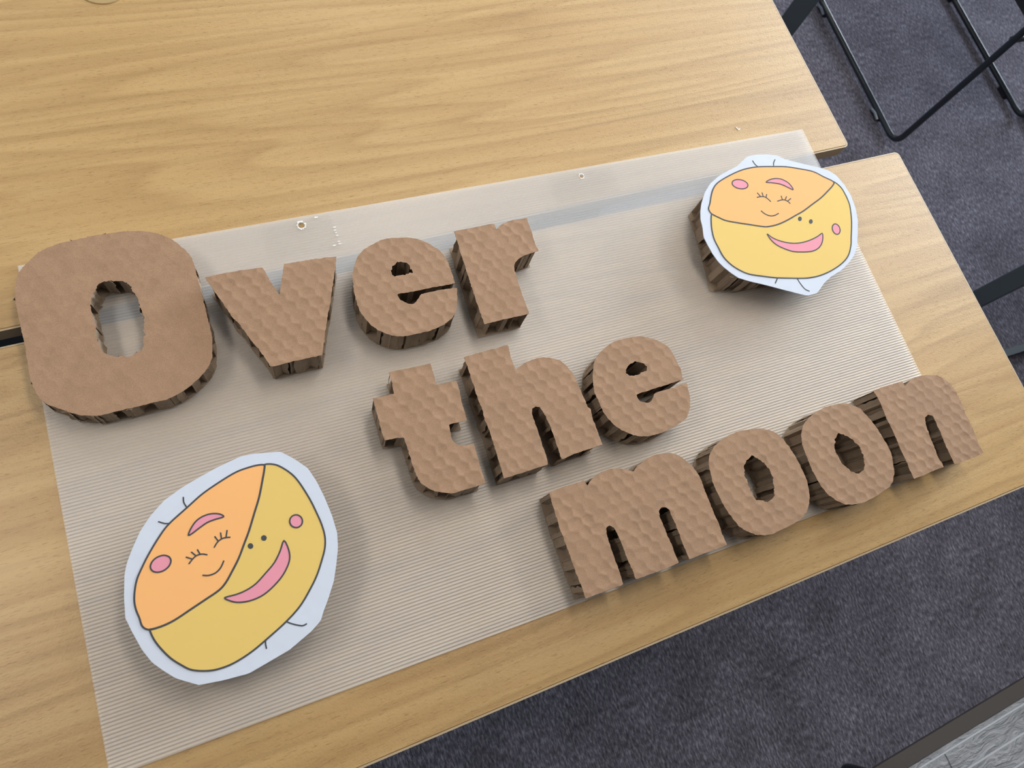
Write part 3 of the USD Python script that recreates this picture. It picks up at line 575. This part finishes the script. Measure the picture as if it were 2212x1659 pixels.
# ------------------------------------------------------------------ printed moon badges on cardboard
def strokes(lines, w): 
    p = None
    for l in lines:
        g = LineString(np.array(l) / 1e4).buffer(w / 2, quad_segs=5)
        p = g if p is None else p.union(g)
    return p

def smoothed(pts, closed=True, k=4):
    """A Catmull-Rom curve through traced points."""
    p = np.array(pts, float) / 1e4; n = len(p); out = []
    idx = range(n) if closed else range(n - 1)
    for i in idx:
        q = [p[(i + d) % n] if closed else p[min(max(i + d, 0), n - 1)] for d in (-1, 0, 1, 2)]
        for t in np.arange(k) / k:
            out.append(0.5 * (2 * q[1] + (q[2] - q[0]) * t + (2 * q[0] - 5 * q[1] + 4 * q[2] - q[3]) * t * t + (3 * q[1] - q[0] - 3 * q[2] + q[3]) * t ** 3))
    if not closed: out.append(p[-1])
    return np.array(out)

PT = 0.0515
def badge(key, label, core_pts, seed, group):
    d = BADGES[key]
    paper = Polygon(densify(np.array(d['paper']) / 1e4, 0.004)).buffer(0)
    c = paper.envelope.centroid; o = (c.x, c.y)
    t = thing('moon_badge', label, 'badge', (o[0], o[1], BASE), group=group)
    core = Polygon(core_pts) if core_pts is not None else paper.buffer(-0.012)
    core = Polygon(densify(np.array(core.exterior.coords)[:-1], 0.003))
    honeycomb(t, paper, o, 0.0503, seed, 0.0, core_P=core, face=False)
    loc = lambda m: m.apply_translation((-o[0], -o[1], 0))
    obj('face_liner', loc(slab(paper.buffer(-0.0025), 0.0495, 0.0504)), 'kraft_liner', t)
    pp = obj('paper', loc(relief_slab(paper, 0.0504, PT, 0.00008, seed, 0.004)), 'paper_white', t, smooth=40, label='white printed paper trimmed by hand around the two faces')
    W_ = 0.0019
    def closed(n): return Polygon(smoothed(d[n])).buffer(0)
    fields = {'orange': closed('orange'), 'yellow': closed('yellow')}
    fields['yellow'] = fields['yellow'].difference(fields['orange'])
    z = PT - 0.0006
    def put(name, poly, z1, mt, lab=None): obj(name, loc(slab(poly, z, z1)), mt, pp, label=lab)
    put('orange_field', fields['orange'], PT + 0.0003, 'print_orange', 'orange crescent with the sleeping face')
    put('yellow_field', fields['yellow'], PT + 0.0003, 'print_yellow', 'yellow moon with the laughing face')
    put('outline', fields['orange'].boundary.buffer(W_ / 2).union(fields['yellow'].buffer(0.0003).boundary.buffer(W_ / 2)), PT + 0.00052, 'print_ink', 'dark drawn outline')
    for cpts in d['cheek']:
        q = Polygon(np.array(cpts) / 1e4)
        put('cheek', q, PT + 0.00045, 'print_pink'); put('cheek_outline', q.boundary.buffer(W_ * 0.45), PT + 0.0006, 'print_ink')
    for n, nm in (('brow', 'lips'), ('mouth', 'open_mouth')):
        q = Polygon(smoothed(d[n], k=3)).buffer(0)
        put(nm, q, PT + 0.00045, 'print_pink'); put(nm + '_outline', q.boundary.buffer(W_ * 0.45), PT + 0.0006, 'print_ink')
    for e in d['dots']: put('eye', Polygon(np.array(e) / 1e4), PT + 0.0005, 'print_ink')
    put('smile', LineString(smoothed(d['smile'], False)).buffer(W_ * 0.45), PT + 0.0005, 'print_ink')
    for e in d['lashes']: put('closed_eye', LineString(smoothed(e[0], False)).buffer(W_ * 0.42).union(strokes(e[1:], W_ * 0.84)), PT + 0.0005, 'print_ink')
    for hline in d['hairs']: put('hair_line', LineString(smoothed(hline, False)).buffer(W_ * 0.4), PT + 0.0003, 'print_ink')

badge('b1', 'moon badge at the lower left, under the letter O, orange half upper left', None, 51, 'printed moon badges')
badge('b2', 'moon badge at the upper right, its cardboard side showing, orange half on top', [(0.9203, 0.4854), (0.9144, 0.4255), (0.9028, 0.3558), (0.945, 0.3445), (1.0309, 0.3405), (1.10, 0.349), (1.145, 0.390), (1.155, 0.45), (1.12, 0.495), (1.07, 0.522), (1.0, 0.522), (0.95, 0.505)], 52, 'printed moon badges')

# ------------------------------------------------------------------ small things and the furniture at the side
sc = Polygon([(1.0768, 0.6278), (1.0788, 0.6272), (1.0812, 0.6226), (1.0848, 0.6240), (1.0844, 0.6220), (1.0800, 0.6205)])
c = sc.centroid
obj('paper_scrap', slab(sc, TOP + 0.0002, TOP + 0.0008), 'white_burr', None, label='tiny white paper scrap on the back table above the sheet corner', cat='paper scrap')

def chair(name, label, loc, rz, proto=None):
    if proto is not None:
        x = UsdGeom.Xform.Define(stage, numbered('/World', name)); x.AddTranslateOp().Set(Gf.Vec3d(*loc)); x.AddRotateZOp().Set(rz)
        x.GetPrim().GetReferences().AddInternalReference(proto.GetPath()); x.GetPrim().SetInstanceable(True)
        return meta(x.GetPrim(), label, 'chair', 'sled-base chairs')
    t = thing(name, label, 'chair', loc, rz, group='sled-base chairs')
    r = 0.0092; g = 0.006
    w = 0.55
    for x in (0.0, w):
        path = bend([(x, 0.0, 0.86), (x, 0.0, g + r), (x, 0.585, g + r), (x, 0.585, 0.44)], 0.042, 10)
        obj('side_frame', tube(path, r, 14), 'black_tube', t, smooth=40)
        for y in (0.118, 0.528):
            s = 1 if x == 0 else -1
            clip = slab(rounded_rect(x - 0.011, x + 0.011, y - 0.024, y + 0.024, 0.008), 0.0, g + 0.004)
            lug = tube([(x - s * 0.012, y - 0.020, 0.008), (x - s * 0.016, y, 0.015), (x - s * 0.012, y + 0.020, 0.008)], 0.0045, 8)
            cl = obj('glide', clip, 'seat_fabric', t)
            obj('glide_clip', lug, 'clear_glide', cl, smooth=40, label='grey plastic clip of the glide')
    obj('seat_rail', tube([(0.0, 0.004, 0.448), (w, 0.004, 0.448)], 0.009, 10), 'black_tube', t, smooth=40)
    obj('seat_rail', tube([(0.0, 0.55, 0.435), (w, 0.55, 0.435)], 0.009, 10), 'black_tube', t, smooth=40)
    obj('seat', bevel_slab(rounded_rect(0.10, w - 0.04, 0.012, 0.56, 0.05), 0.44, 0.475, 0.012), 'seat_fabric', t, smooth=40)
    obj('backrest', box(0.02, w - 0.02, -0.022, 0.012, 0.60, 0.86), 'seat_fabric', t)
    return t
ch = chair('chair', 'black sled-base chair with thin tube runners standing on the carpet beyond the tables', (2.2205, 0.905, 0.0), 0.0)
chair('chair', 'black sled-base chair whose runner corner just shows at the bottom picture edge', (1.222, -0.577, 0.0), 180.0, proto=ch)

def side_table(label, x0, x1, y0, y1, post, bar):
    cx, cy = (x0 + x1) / 2, (y0 + y1) / 2
    t = thing('office_table', label, 'table', (cx, cy, 0), 0, group='grey-legged tables at the right edge')
    L = lambda a, b, c, d, e, f: box(a - cx, b - cx, c - cy, d - cy, e, f)
    obj('tabletop', L(x0, x1, y0, y1, 0.70, 0.72), 'beech_laminate', t)
    px, py, pw = post
    for x in (px, x1 - (px - x0)):
        obj('leg', slab(affinity.rotate(rounded_rect(x - pw / 2 - cx, x + pw / 2 - cx, py - pw / 2 - cy, py + pw / 2 - cy, 0.003), bar[3]), 0.0, 0.70), 'dark_steel', t)
    if bar[0]:
        obj('foot_rail', L(px, x1 - (px - x0), bar[1] - bar[2] / 2, bar[1] + bar[2] / 2, 0.0, 0.03), 'dark_steel', t)
    return t
side_table('table beyond the right edge, its dark grey post showing beside the front table', 2.16, 3.46, 0.06, 0.66, (2.20, 0.3565, 0.050), (True, 0.185, 0.020, 5.0))
side_table('table beyond the top edge, its thick dark grey leg showing behind the back table', 1.83, 3.63, 1.205, 1.8, (1.886, 1.265, 0.058), (False, 0, 0, 36.0))

dome_ = trimesh.creation.icosphere(3, 1.0); dome_.apply_scale((0.05, 0.06, 0.045))
dome_ = trimesh.intersections.slice_mesh_plane(dome_, (0, 0, 1), (0, 0, 0), cap=False)
dome_.apply_translation((2.842, 0.893, 0.0))
obj('plastic_foot', dome_, 'blue_plastic', None, smooth=40, label='rounded blue-grey plastic foot on the carpet by the far chair leg at the right edge', cat='plastic foot')
